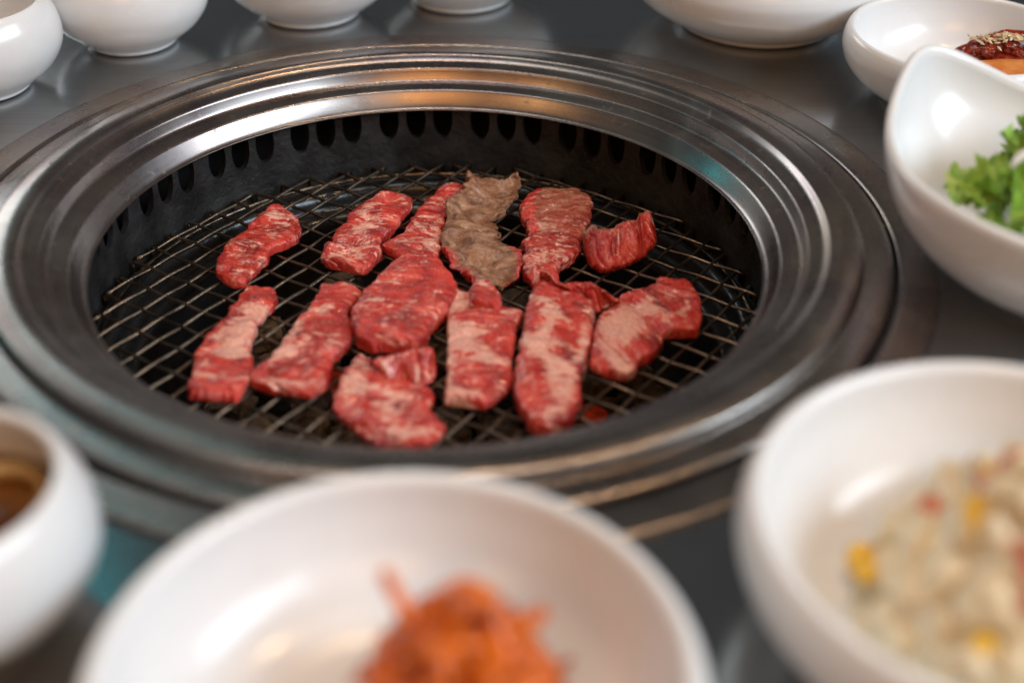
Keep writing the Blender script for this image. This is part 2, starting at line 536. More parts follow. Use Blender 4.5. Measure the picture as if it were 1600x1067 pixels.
# ------------------------------------------------------------------ wire grate
ZG = -0.0437
RW = 0.00088
grate = empty('wire_grate', (0, 0, ZG))
tag(grate, 'round woven wire grate, brown with use, lying inside the grill under the meat', 'grate')
A_DIR, A_STEP = math.radians(56.3), 0.01147
B_DIR, B_STEP = math.radians(-33.2), 0.01350
RG = 0.1432
ORI = Vector((-0.1330, 0.0070))
def build_wires():
    rr = random.Random(11)
    da = Vector((math.cos(A_DIR), math.sin(A_DIR))); db = Vector((math.cos(B_DIR), math.sin(B_DIR)))
    for fam, (d, e, step, estep) in enumerate(((da, db, A_STEP, B_STEP), (db, da, B_STEP, A_STEP))):
        o_e = ORI.dot(e)
        i0 = int(math.floor((-RG - o_e) / step)); i1 = int(math.ceil((RG - o_e) / step))
        for i in range(i0, i1 + 1):
            off = o_e + i * step
            if abs(off) > RG - 0.004: continue
            half = math.sqrt(RG * RG - off * off)
            if half < 0.012: continue
            jit = rr.uniform(-2.5e-4, 2.5e-4); sk = rr.uniform(-0.002, 0.002)
            # crimp: over one crossing wire, under the next
            o_d = ORI.dot(d)
            n = max(12, int(2 * half / estep * 6))
            path = []
            for k in range(n + 1):
                s = -half + 2 * half * k / n
                ph = math.pi * (s - o_d) / estep
                sg = 1 if (i + fam) % 2 == 0 else -1
                z = sg * 0.00026 * math.cos(ph)
                z += 0.0003 * noise.noise(Vector((s * 18 + i * 3.1, fam * 7.7, 0.3)))
                p = d * s + e * (off + jit + sk * s)
                path.append((p.x, p.y, z))
            # ends bent down over the rim wire
            for end in (0, -1):
                p = Vector(path[end]); dirn = Vector((p.x, p.y, 0)).normalized()
                q1 = p + dirn * 0.0012 + Vector((0, 0, -0.0012)); q2 = p + dirn * 0.0010 + Vector((0, 0, -0.0048 - rr.uniform(0, 0.002)))
                if end == 0: path = [tuple(q2), tuple(q1)] + path
                else: path = path + [tuple(q1), tuple(q2)]
            vs, fs = tube_data(path, RW, 7)
            mesh_obj('wire', vs, fs, M['wire'], grate)
    pts = [(0.1405 * math.cos(2 * math.pi * k / 140), 0.1405 * math.sin(2 * math.pi * k / 140), -0.0042) for k in range(140)]
    vs, fs = tube_data(pts, 0.0010, 8, closed=True)
    mesh_obj('rim_wire', vs, fs, M['wire'], grate)
build_wires()

# ------------------------------------------------------------------ charcoal
def lump_mesh(name, seed, size, flat=0.6):
    bm = bmesh.new()
    bmesh.ops.create_icosphere(bm, subdivisions=3, radius=1.0)
    for v in bm.verts:
        c = v.co.copy()
        # squarish broken block
        k = max(abs(c.x), abs(c.y), abs(c.z))
        c = c.lerp(c / k * 0.85, 0.65)
        c *= 1 + 0.16 * noise.noise(c * 1.7 + Vector((seed, 0, 0))) + 0.07 * noise.noise(c * 4.5 + Vector((0, seed, 0)))
        v.co = Vector((c.x * size, c.y * size * 0.8, c.z * size * flat))
    me = bpy.data.meshes.new(name)
    bm.to_mesh(me); bm.free()
    return me
def build_coal():
    rr = random.Random(21)
    meshes = [lump_mesh('charcoal_lump', s * 3.7, 0.0125) for s in range(6)]
    for me in meshes: me.materials.append(M['coal'])
    em = lump_mesh('glowing_ember', 31.0, 0.0125); em.materials.append(M['ember'])
    placed = []
    tries = 0
    while len(placed) < 54 and tries < 4000:
        tries += 1
        r = 0.098 * math.sqrt(rr.random()); a = rr.uniform(0, 2 * math.pi)
        x, y = r * math.cos(a) + 0.004, r * math.sin(a) * 0.85 + 0.006
        if any((x - p[0]) ** 2 + (y - p[1]) ** 2 < 0.0195 ** 2 for p in placed): continue
        placed.append((x, y))
        me = rr.choice(meshes)
        o = bpy.data.objects.new('charcoal_lump', me)
        o.location = (x, y, -0.0860 + rr.uniform(0, 0.006) + 0.006 * (1 - r / 0.104))
        o.rotation_euler = (rr.uniform(-0.35, 0.35), rr.uniform(-0.35, 0.35), rr.uniform(0, 6.28))
        s = rr.uniform(0.85, 1.15); o.scale = (s, s, s * rr.uniform(0.8, 1.2))
        link(o)
        tag(o, 'ashy grey-brown charcoal lump in the pit under the wire grate', 'charcoal', 'charcoal lumps under the grate')
    for (x, y, z, lab) in ((-0.0425, -0.0135, -0.0700, 'glowing red ember under the grate between the two lower left beef slices'),
                           (0.0695, -0.0360, -0.0700, 'glowing red ember under the grate right of the long marbled slice')):
        o = bpy.data.objects.new('glowing_ember', em)
        o.location = (x, y, z); o.rotation_euler = (0.2, -0.1, x * 40); o.scale = (0.5, 0.5, 0.5)
        link(o); tag(o, lab, 'ember')
build_coal()

# ------------------------------------------------------------------ beef
ZT = ZG + RW + 0.0004
MEAT_SHAPES = {
    'm1': (7, [(-81.9,88.5,-78.3,87.6), (-84.8,80.7,-69.8,78.7), (-89.0,69.7,-65.3,67.6), (-91.3,62.3,-64.7,56.7), (-93.2,57.7,-68.8,51.2), (-96.1,51.3,-75.6,44.8), (-98.0,41.6,-75.8,37.9), (-98.2,29.7,-78.4,29.8), (-95.0,21.8,-81.0,21.8), (-91.3,16.6,-83.7,15.2)]),
    'm2': (8, [(-27.4,101.2,-23.2,101.4), (-31.8,94.6,-15.6,97.1), (-37.7,89.1,-14.5,87.8), (-43.0,80.2,-17.8,80.0), (-44.3,70.8,-19.6,70.5), (-47.7,61.5,-22.4,61.3), (-48.8,53.3,-26.0,53.5), (-52.0,45.7,-25.0,43.4), (-51.3,36.7,-28.3,33.9), (-45.9,32.6,-32.4,27.5)]),
    'm3': (7, [(-0.7,110.5,5.1,113.7), (-2.1,105.8,10.4,108.2), (-6.2,99.7,9.1,98.1), (-9.6,90.7,5.0,87.2), (-13.3,78.1,2.3,76.7), (-14.6,67.8,1.8,65.5), (-19.5,58.5,1.7,54.6), (-25.0,50.3,1.7,45.8), (-18.7,42.6,0.9,38.0), (-14.4,38.4,0.0,33.7)]),
    'm4': (6, [(10.0,118.1,37.9,114.3), (11.3,106.6,36.4,99.5), (7.1,94.2,32.4,86.1), (2.9,84.2,27.9,76.4), (2.9,74.6,25.2,71.0), (2.0,62.1,27.7,61.8), (2.5,52.0,28.4,54.7), (3.2,44.2,34.9,49.0), (7.5,32.7,39.2,42.2), (13.6,24.5,38.6,28.9), (17.2,19.0,35.3,22.3)]),
    'm5': (8, [(45.9,106.5,64.0,107.0), (40.6,97.9,71.7,99.3), (38.1,86.8,71.9,89.9), (39.2,74.0,70.6,73.8), (41.3,63.7,67.2,61.3), (39.4,52.5,65.4,49.2), (39.9,41.7,61.0,40.3), (39.5,33.0,56.7,32.6), (41.2,22.8,55.1,22.2)]),
    'm6': (13, [(66.9,49.1,67.1,50.8), (70.4,55.5,69.9,39.6), (73.3,50.2,73.6,34.2), (77.2,49.4,77.8,31.8), (80.9,53.1,83.1,34.9), (85.6,59.1,88.1,39.3), (90.4,59.2,93.2,43.7), (94.1,68.1,97.2,51.6), (97.7,69.1,100.1,55.2), (99.4,57.2,101.2,64.2)]),
    'm7': (7, [(-79.8,15.6,-72.3,14.7), (-83.4,6.0,-67.6,6.4), (-84.8,-3.8,-68.7,-6.2), (-86.6,-13.3,-71.6,-13.9), (-91.6,-24.5,-70.7,-22.1), (-92.8,-33.5,-71.8,-32.0), (-93.0,-43.9,-69.4,-45.0), (-92.1,-53.2,-69.6,-52.6), (-92.8,-62.3,-69.4,-60.9), (-88.9,-68.6,-71.8,-68.6)]),
    'm8': (8, [(-48.2,16.7,-36.5,16.0), (-49.6,7.1,-30.4,7.6), (-51.5,-2.7,-34.2,-5.1), (-55.9,-15.1,-33.0,-16.3), (-58.3,-26.1,-30.8,-27.2), (-60.3,-35.9,-33.4,-35.3), (-62.4,-44.6,-37.0,-44.0), (-68.5,-51.6,-36.8,-51.6), (-68.0,-57.4,-38.9,-61.6), (-59.1,-62.9,-43.0,-66.5)]),
    'm9': (11, [(-13.1,36.4,-0.7,33.8), (-18.7,28.1,5.0,26.9), (-23.7,19.2,8.8,16.8), (-26.9,8.7,11.6,7.9), (-30.6,-1.1,8.8,-1.8), (-32.5,-11.5,7.4,-9.6), (-31.3,-20.6,1.2,-20.6), (-29.1,-28.7,-0.1,-28.8), (-21.8,-35.3,-5.1,-33.3)]),
    'm10': (9, [(8.3,12.6,12.8,8.3), (7.9,2.8,30.5,-1.9), (8.3,-10.8,39.3,-6.9), (8.6,-23.0,36.9,-19.3), (9.2,-33.8,36.5,-32.1), (9.5,-44.3,36.1,-43.6), (9.5,-55.4,36.0,-56.5), (9.4,-63.4,31.7,-65.5), (10.3,-70.0,25.7,-71.8)]),
    'm10f': (10, [(19.2,12.7,25.0,12.3), (16.7,6.6,29.8,2.7), (16.9,0.2,30.8,-4.7), (17.2,-6.1,30.4,-11.0)]),
    'm11': (11, [(47.5,13.4,54.5,14.6), (43.3,8.5,69.3,-2.2), (41.2,-5.5,69.8,-12.3), (40.2,-20.5,67.6,-29.4), (38.7,-34.8,65.4,-41.1), (37.1,-53.1,63.2,-55.5), (37.2,-68.2,62.3,-69.7), (40.5,-79.8,60.6,-78.1), (45.4,-89.3,56.8,-87.5)]),
    'm11f': (12, [(41.8,11.2,43.9,15.6), (46.0,18.3,49.6,20.1), (51.0,13.1,55.2,16.5), (56.4,4.2,61.5,10.8), (63.0,6.4,67.0,5.7), (70.7,5.6,71.5,-0.4), (75.9,-1.0,78.0,3.9), (79.5,-7.1,80.1,7.1)]),
    'm13': (9, [(99.9,24.0,110.9,22.8), (96.7,16.8,115.7,11.8), (92.3,13.7,116.4,0.1), (88.0,12.1,113.0,-16.9), (81.9,6.0,99.1,-20.9), (76.9,-1.9,97.9,-26.4), (71.9,-11.5,93.5,-36.2), (69.6,-20.8,86.8,-42.4), (67.7,-33.3,82.9,-50.1), (67.1,-42.9,72.0,-49.1)]),
    'm14': (6, [(-26.7,-37.2,-21.9,-39.5), (-30.6,-45.4,-18.7,-47.9), (-32.0,-54.6,-3.8,-55.8), (-33.5,-66.3,5.1,-62.7), (-33.1,-74.1,4.7,-73.2), (-28.1,-82.5,8.2,-81.6), (-22.3,-89.0,10.7,-86.9), (-17.2,-95.4,6.5,-94.8), (-14.1,-96.9,-0.8,-97.0)]),
    'm14f': (10, [(-19.2,-53.1,-19.2,-45.9), (-16.2,-48.4,-13.5,-53.6), (-9.5,-46.8,-8.3,-51.6), (-2.4,-42.3,-1.7,-55.6), (3.5,-43.6,4.4,-53.2), (5.0,-49.7,5.1,-44.8)]),
}
def fbm(p, oct=3):
    s, a, t = 0.0, 1.0, 0.0
    for _ in range(oct):
        s += a * noise.noise(p); t += a; a *= 0.5; p = p * 2.03
    return s / t

THIN = {'m1': .72, 'm2': .75, 'm3': .75, 'm4': .8, 'm7': .7, 'm8': .72, 'm10': .78, 'm11': .85, 'm13': .78, 'm14': .75, 'm5': .85, 'm9': .9}

def strip_mesh(name, key, seed, fat=(), cook=None, sheet=None, wave=0.0016, jag=0.0011, base_fat=0.0, fold_lines=(), fib=0.75, end_dip=0.0, curl=0.0):
    h, rows = MEAT_SHAPES[key]
    h *= 0.001 * THIN.get(key, 1.0)
    rows = [tuple(c * 0.001 for c in r) for r in rows]
    NU, NV, NB = 130, 60, 14
    sm = catmull(rows, 12)
    # resample by arc length of the centre line
    cen = [((a + c) / 2, (b + d) / 2) for a, b, c, d in sm]
    L = [0.0]
    for p, q in zip(cen, cen[1:]): L.append(L[-1] + math.hypot(q[0] - p[0], q[1] - p[1]))
    tot = L[-1]
    vs, fs, uvs, fa, ca = [], [], [], [], []
    N = NV + NB
    j = 0
    sv = Vector((seed * 7.31, seed * 3.17, seed * 1.73))
    ring_n = []
    for i in range(NU + 1):
        # a little denser towards both ends
        u = 0.5 - 0.5 * math.cos(math.pi * i / NU)
        u = 0.45 * u + 0.55 * i / NU
        s = u * tot
        while j < len(L) - 2 and L[j + 1] < s: j += 1
        t = (s - L[j]) / max(L[j + 1] - L[j], 1e-9); t = min(max(t, 0), 1)
        r = [a + (b - a) * t for a, b in zip(sm[j], sm[j + 1])]
        Lp = Vector((r[0], r[1], 0)); Rp = Vector((r[2], r[3], 0))
        if sheet:
            Lp.z = ZT + h * 0.95; Rp.z = ZT + h * 0.10
        else:
            Lp.z = Rp.z = ZT + h * 0.22
        # ragged outline
        d = (Rp - Lp); wd = d.length; dn = d.normalized() if wd > 1e-6 else Vector((1, 0, 0))
        Lp = Lp + dn * jag * 2.2 * (fbm(Vector((u * tot * 210, 0.3, 0)) + sv, 4))
        Rp = Rp + dn * jag * 2.2 * (fbm(Vector((u * tot * 210, 5.3, 0)) + sv, 4))
        c = (Lp + Rp) / 2; ax = (Rp - Lp) / 2
        endd = None if sheet else Vector((sm[min(j + 1, len(sm) - 1)][0] - sm[max(j - 1, 0)][0] + sm[min(j + 1, len(sm) - 1)][2] - sm[max(j - 1, 0)][2], sm[min(j + 1, len(sm) - 1)][1] - sm[max(j - 1, 0)][1] + sm[min(j + 1, len(sm) - 1)][3] - sm[max(j - 1, 0)][3], 0)).normalized()
        if sheet:
            nrm = Vector((0.10, -0.75, 0.66)); nrm = (nrm - dn * nrm.dot(dn)).normalized()
            up, dnw = sheet * 0.5, sheet * 0.5
        else:
            nrm = Vector((0, 0, 1)); up, dnw = h * 0.78, h * 0.2
        e = (max(0.0, 1 - abs(2 * u - 1) ** 16)) ** (1 / 3.5)
        e = max(e, 0.10)
        for k in range(N):
            if k < NV: th = math.pi - math.pi * k / (NV - 1)          # L -> R over the top
            else: th = -math.pi * (k - NV + 1) / (NB + 1)             # R -> L underneath
            ct, st = math.cos(th), math.sin(th)
            pw = 0.33
            x = math.copysign(abs(ct) ** 0.55, ct); z = math.copysign(abs(st) ** pw, st)
            vv = (x + 1) / 2
            P = c + ax * x
            if endd is not None:
                en = max(0.0, 1 - u / 0.10) if u < 0.5 else max(0.0, 1 - (1 - u) / 0.10)
                if end_dip and u < 0.5:
                    P = P + endd * (end_dip * (1 - (2 * vv - 1) ** 2) * max(0.0, 1 - u / 0.25))
                P = P + endd * (jag * 2.6 * fbm(Vector((vv * wd * 190, 3.3 if u < 0.5 else 8.8, 0)) + sv, 3) * en)
            hz = (up if z > 0 else dnw) * z * e
            q = Vector((u * tot + 0.8 * hz, vv * wd + 0.8 * hz, 0))
            P = P + nrm * hz
            if z > 0:
                wgt = min(1.0, z)
                pp = q * 70 + sv
                P = P + nrm * (wave * 1.5 * fbm(Vector((pp.x * 1.4, pp.y * 0.8, 1.7)) + sv, 2) * wgt)
                P = P + nrm * (0.00065 * fbm(Vector((q.x * (200 + 330 * fib), q.y * (170 - 70 * fib), 4.0)) + sv, 3) * wgt)
                rg = noise.noise(Vector((q.x * 150, q.y * 70, 7.0)) + sv)
                P = P - nrm * (0.0009 * max(0.0, 0.16 - abs(rg)) / 0.16 * wgt)
                for (fu, fv0, fv1, depth, width) in fold_lines:
                    if fv0 <= vv <= fv1:
                        du = (u - fu - 0.05 * (vv - 0.5)) * tot
                        P = P - nrm * (depth * math.exp(-(du / width) ** 2) * wgt)
            if curl:
                P.z += curl * abs(2 * vv - 1) ** 3 * (1.6 - u)
            P.z = max(P.z, ZT - 0.0002)
            vs.append(P)
            uvs.append((q.x + seed * 0.37, q.y + seed * 0.21))
            f = base_fat
            wob = 0.05 * fbm(Vector((q.x * 120, q.y * 120, 9.0)) + sv, 2)
            for b in fat:
                bu, bv, ru, rv, st_ = b[:5]
                sl = b[5] if len(b) > 5 else 0.0
                du = (u - bu - sl * (vv - bv) + wob) / ru; dv = (vv - bv + wob) / rv
                f += 0.82 * st_ * math.exp(-(du * du + dv * dv) * 1.2)
            fa.append(f)
            ca.append(cook(u, vv, z) if cook else 0.0)
    for i in range(NU):
        for k in range(N):
            k2 = (k + 1) % N
            fs.append((i * N + k, i * N + k2, (i + 1) * N + k2, (i + 1) * N + k))
    fs.append(tuple(range(N))[::-1]); fs.append(tuple(range(NU * N, NU * N + N)))
    me = bpy.data.meshes.new(name)
    me.from_pydata([tuple(v) for v in vs], [], fs)
    ul = me.uv_layers.new(name='UVMap')
    for lp in me.loops:
        ul.data[lp.index].uv = uvs[lp.vertex_index]
    at_ = me.attributes.new('fat', 'FLOAT', 'POINT'); at_.data.foreach_set('value', fa)
    at_ = me.attributes.new('cook', 'FLOAT', 'POINT'); at_.data.foreach_set('value', ca)
    at_ = me.attributes.new('fib', 'FLOAT', 'POINT'); at_.data.foreach_set('value', [fib] * len(vs))
    bm = bmesh.new(); bm.from_mesh(me)
    bmesh.ops.recalc_face_normals(bm, faces=bm.faces)
    bm.to_mesh(me); bm.free()
    me.polygons.foreach_set('use_smooth', [True] * len(me.polygons))
    me.materials.append(M['meat'])
    return me

def meat(key, label, seed, parts=(), **kw):
    me = strip_mesh('beef_slice', key, seed, **kw)
    o = link(bpy.data.objects.new('beef_slice', me))
    tag(o, label, 'meat', 'beef slices grilling on the wire grate')
    for nm, k2, s2, kw2 in parts:
        m2 = strip_mesh(nm, k2, s2, **kw2)
        link(bpy.data.objects.new(nm, m2), o)
    return o

meat('m1', 'raw marbled beef slice at the far left of the grate, alone, with ragged right edge', 1,
     fat=[(.20, .55, .07, .5, .9), (.42, .62, .05, .25, .6, .2), (.60, .35, .05, .3, .7), (.74, .3, .04, .4, .4), (.93, .5, .07, .3, .6)], base_fat=.08, wave=.0024)
meat('m2', 'raw twisted beef slice with wavy white fat, left of the narrow slice', 2,
     fat=[(.26, .28, .09, .22, .9, .2), (.42, .42, .05, .35, .8, .2), (.60, .55, .10, .25, 1.0), (.80, .5, .04, .5, .7), (.90, .45, .05, .5, .8), (.10, .8, .08, .2, .5)], base_fat=.06, wave=.0028,
     fold_lines=[(.72, 0, .8, .0022, .003), (.30, 0, .5, .0015, .003)])
meat('m3', 'narrow raw beef slice with a pointed left corner, tucked against the browned slice', 3,
     fat=[(.30, .5, .03, .5, .5), (.47, .5, .02, .5, .7), (.60, .4, .05, .4, .5), (.80, .5, .10, .35, .6), (.68, .85, .2, .12, .5)], base_fat=.12, wave=.002,
     fold_lines=[(.17, 0, 1, .0018, .002)])
meat('m4', 'browned cooked beef slice, the only grey-brown one, with torn curled edges', 4,
     fat=[(.75, .5, .1, .4, .4)], cook=lambda u, v, z: 1.05 - .9 * max(0, 1 - v / .20) * min(1, max(0, (u - .58) * 6)) - .9 * max(0, 1 - (1 - v) / .16) * min(1, max(0, (u - .64) * 8)) - (.5 if z < .1 and u > .55 else 0),
     wave=.0060, jag=.0026, fib=.6, end_dip=.006, curl=.003, fold_lines=[(.20, .2, .9, .0016, .003), (.42, .1, 1, .0030, .0035), (.56, 0, .8, .0024, .003), (.68, 0, 1, .0022, .003), (.82, .2, 1, .0024, .003)])
meat('m5', 'broad beef slice with a crusty half-seared top, right of the browned slice', 5,
     fat=[(.5, .35, .1, .3, .4), (.85, .5, .1, .5, .5)], cook=lambda u, v, z: .72 * (1 - u * .7) * (1 if z > .5 else .1) * (1 if v > .2 else .3), base_fat=.16, wave=.0018, jag=.0018, fib=.1,
     fold_lines=[(.42, 0, .9, .0015, .002), (.24, .4, .7, .001, .002)])
meat('m6', 'short thick beef piece standing on edge, rightmost of the far row', 6,
     fat=[(.45, .4, .02, .6, .5), (.6, .3, .1, .2, .2)], cook=lambda u, v, z: .75 * max(0, 1 - v * 5.0) + (.35 if u < .22 and v < .45 else 0), sheet=.009, wave=.0012, jag=.0014, fib=.0)
meat('m7', 'raw beef slice with a broad pale fat band, leftmost of the near row', 7,
     fat=[(.26, .75, .07, .45, 1.1), (.40, .72, .12, .35, 1.1), (.55, .75, .12, .35, 1.2), (.66, .6, .07, .4, .9), (.86, .45, .04, .5, .7), (.48, .3, .10, .12, .7), (.80, .2, .05, .2, .6)], wave=.0022, jag=.0016)
meat('m8', 'raw beef slice with a sharp left corner, second from left in the near row', 8,
     fat=[(.28, .35, .03, .35, .9), (.50, .08, .2, .14, .9), (.66, .25, .06, .22, 1.0, -.3), (.74, .18, .08, .16, .9), (.62, .85, .1, .15, .5), (.95, .5, .05, .5, .7)], base_fat=.08, wave=.0022,
     fold_lines=[(.88, .15, .95, .0022, .0025)])
meat('m9', 'large rounded thick raw beef slice, the widest one, in the middle of the grate', 9,
     fat=[(.38, .22, .02, .28, .8, .12), (.12, .5, .03, .3, .5), (.62, .25, .07, .14, .5), (.72, .5, .12, .3, .25)], base_fat=.03, wave=.0012, jag=.0012, fib=.15)
meat('m10', 'raw beef slice with a rounded knob at its far end, beside the longest slice', 10,
     parts=[('rolled_end', 'm10f', 10.5, dict(fat=[(.2, .4, .2, .6, .7)], base_fat=.1, wave=.0012))],
     fat=[(.12, .15, .12, .3, 1.0), (.27, .6, .03, .4, .9, .12), (.48, .25, .10, .3, 1.0), (.60, .35, .06, .4, .9, .2), (.70, .6, .04, .35, .9), (.55, .05, .5, .10, .9), (.97, .4, .06, .5, 1.1)], base_fat=.07, wave=.002,
     fold_lines=[(.86, .2, 1, .002, .003)])
meat('m11', 'longest raw beef slice, with net-like pale marbling and a tapering near tip', 11,
     parts=[('folded_flap', 'm11f', 11.5, dict(sheet=.0045, fat=[(.1, .5, .1, .6, .7), (.6, .8, .2, .2, .6)], base_fat=.05, wave=.0012))],
     fat=[(.22, .25, .05, .25, 1.0, .2), (.30, .40, .03, .25, .9), (.40, .35, .10, .10, 1.0), (.50, .2, .07, .3, .9), (.58, .4, .04, .4, 1.0, .2), (.45, .92, .2, .10, .8), (.72, .55, .12, .12, .9), (.80, .75, .14, .2, .8), (.95, .6, .05, .3, .9), (.66, .75, .05, .2, .7)], base_fat=.10, wave=.0014, fib=.2)
meat('m13', 'raw marbled beef slice with a pale fatty middle, rightmost on the grate', 13,
     fat=[(.50, .38, .16, .20, 1.2), (.64, .40, .10, .3, 1.0), (.74, .35, .10, .35, 1.0), (.30, .75, .10, .07, .8), (.22, .4, .04, .3, .5), (.90, .65, .07, .5, 1.2), (.40, .6, .05, .12, .7)], base_fat=.06, wave=.0018,
     fold_lines=[(.46, .1, 1, .002, .003)])
meat('m14', 'crumpled thin raw beef slice nearest the camera, folded over at its top', 14,
     parts=[('folded_flap', 'm14f', 14.5, dict(sheet=.004, fat=[(.15, .5, .12, .6, .7), (.7, .6, .08, .3, .8)], base_fat=.05, wave=.0016))],
     fat=[(.34, .15, .10, .14, .9), (.45, .45, .05, .4, .9, .2), (.60, .55, .10, .12, .9), (.78, .5, .10, .14, .8), (.9, .6, .06, .4, .8), (.55, .15, .12, .12, .5), (.12, .4, .1, .5, .6)], base_fat=.12, wave=.0026, fib=.35)

# ------------------------------------------------------------------ crockery
def bowl_mesh(name, outer, inner, n=128):
    """outer: foot -> rim (r,z mm); inner: rim -> centre"""
    pr = catmull(mm(outer), 5)[:-1] + catmull(mm([outer[-1]] + inner), 5)
    pr = [(max(r, 1e-5), z) for r, z in pr]
    vs, fs = lathe_data(pr, n)
    me = bpy.data.meshes.new(name)
    me.from_pydata(vs, [], fs)
    bm = bmesh.new(); bm.from_mesh(me)
    bmesh.ops.remove_doubles(bm, verts=bm.verts, dist=5e-5)
    bmesh.ops.recalc_face_normals(bm, faces=bm.faces)
    bm.to_mesh(me); bm.free()
    me.polygons.foreach_set('use_smooth', [True] * len(me.polygons))
    me.materials.append(M['porcelain'])
    return me

CUP_O = [(1, 2.0), (17, 2.0), (19.5, 0.5), (21.5, 0.2), (23, 1.2), (24, 3.0), (29, 6.5), (36, 12.5), (40.8, 20), (42, 27), (40.6, 35), (37.8, 41.0), (36.0, 43.6), (34.6, 44.6)]
CUP_I = [(33.2, 44.2), (32.6, 42.4), (34.2, 38), (36.6, 31), (37, 25), (34.5, 17), (28, 10), (18, 6.5), (0, 6)]
DISH_O = [(1, 2.5), (36, 2.5), (39, 0.5), (42, 0.2), (44, 1.6), (46, 4), (55, 8.5), (65, 15.5), (71.5, 23), (74, 30), (73.8, 35), (72.4, 39.2), (70.8, 41.2)]
DISH_I = [(68.8, 41.4), (67.2, 39.8), (66.5, 36), (65, 30), (61, 21), (54, 13.5), (44, 9.0), (30, 7.2), (0, 6.6)]
cup_me = bowl_mesh('porcelain_cup', CUP_O, CUP_I)
dish_me = bowl_mesh('porcelain_dish', DISH_O, DISH_I)

def put(name, me, loc, label, cat, group, scale=1.0, sz=1.0, rz=0.0):
    o = link(bpy.data.objects.new(name, me))
    o.location = loc
    o.scale = (scale, scale, scale * sz)
    o.rotation_euler = (0, 0, rz)
    tag(o, label, cat, group)
    return o
GB = 'white porcelain side-dish bowls around the grill'
Z0 = 0.0003
put('sauce_bowl', cup_me, (-0.2280, 0.1330, Z0), 'small white porcelain bowl cut off by the left edge, beside the grill at far left', 'bowl', GB)
put('sauce_bowl', cup_me, (-0.1685, 0.1950, Z0), 'white porcelain bowl behind the grill, second from left', 'bowl', GB)
put('sauce_bowl', cup_me, (-0.0805, 0.2400, Z0), 'white porcelain bowl behind the grill, third from left, cut by the top edge', 'bowl', GB, 1.2)
put('sauce_bowl', cup_me, (0.0020, 0.2665, Z0), 'white porcelain bowl at top centre, only its base in view', 'bowl', GB, 1.25)
put('side_dish', dish_me, (0.1665, 0.2370, Z0), 'wide white porcelain dish behind the grill, at top right, empty underside in view', 'dish', GB)
put('side_dish', dish_me, (0.2490, 0.1330, Z0), 'white porcelain dish holding the sesame-topped braised dish, at right', 'dish', GB, 0.76, 1.12)
put('side_dish', dish_me, (0.1710, -0.2330, Z0), 'large white porcelain dish of creamy potato salad at lower right', 'dish', GB, 1.0, 1.12)
put('side_dish', dish_me, (0.0110, -0.2830, Z0), 'large white porcelain dish of orange shredded radish at bottom centre', 'dish', GB)
put('sauce_bowl', cup_me, (-0.1160, -0.2300, Z0), 'small white porcelain bowl of soy sauce with onion at lower left', 'bowl', GB, 1.0, 1.1)
put('side_dish', dish_me, (-0.1500, -0.3330, Z0), 'white dish at the bottom left corner, only its rim in view', 'dish', GB, 0.80, 0.80)

def build_salad_bowl(center):
    """deep bowl whose rim sweeps up to a rounded point"""
    vs, fs = [], []
    n, m = 128, 22
    th = 0.0042
    tip = 2.0678
    def rim(a):
        d = (a - tip + math.pi) % (2 * math.pi) - math.pi
        b = math.exp(-(math.sqrt(d * d + 0.012) / 0.408) ** 1.25)
        sw = 0.5 + 0.5 * math.cos(a - 0.492)
        R = 0.0765 + 0.0265 * b
        H = 0.0503 + 0.0239 * b - 0.0180 * sw
        return R, H
    def prof(a, k, off):
        R, H = rim(a)
        rf = 0.036
        t = k / m
        r = rf + (R - rf) * (math.sin(t * math.pi / 2) ** 0.85) * (0.90 + 0.10 * t)
        z = 0.004 + (H - 0.004) * (t ** 1.55)
        if off:
            z0 = 0.004 + off * 1.2
            r = max(0.0005, r - off * (1.0 - 0.35 * (1 - t)))
            z = z0 + (H - z0) * (t ** 1.55)
        return r, z
    seq = [('f', 0.0005, 0.0015), ('f', 0.030, 0.0015), ('f', 0.0335, 0.0002), ('f', 0.0352, 0.0010)]
    rows = []
    for kind, r, z in seq: rows.append(lambda a, r=r, z=z: (r, z))
    for k in range(m + 1): rows.append(lambda a, k=k: prof(a, k, 0))
    def lip(a):
        R, H = rim(a); return R - th * 0.5, H + th * 0.42
    rows.append(lip)
    for k in range(m, -1, -1): rows.append(lambda a, k=k: prof(a, k, th))
    rows.append(lambda a: (0.015, 0.0088)); rows.append(lambda a: (0.0005, 0.0086))
    M_ = len(rows)
    for i in range(n):
        a = 2 * math.pi * i / n
        for f in rows:
            r, z = f(a)
            vs.append((r * math.cos(a), r * math.sin(a), z))
    for i in range(n):
        i2 = (i + 1) % n
        for j in range(M_ - 1):
            fs.append((i * M_ + j, i2 * M_ + j, i2 * M_ + j + 1, i * M_ + j + 1))
    o = mesh_obj('salad_bowl', vs, fs, M['porcelain'], recalc=True)
    o.location = center
    tag(o, 'deep white porcelain bowl of green salad with a rim swept up to a point', 'bowl', GB)
SB = Vector((0.2542, -0.0370, Z0))
build_salad_bowl(SB)

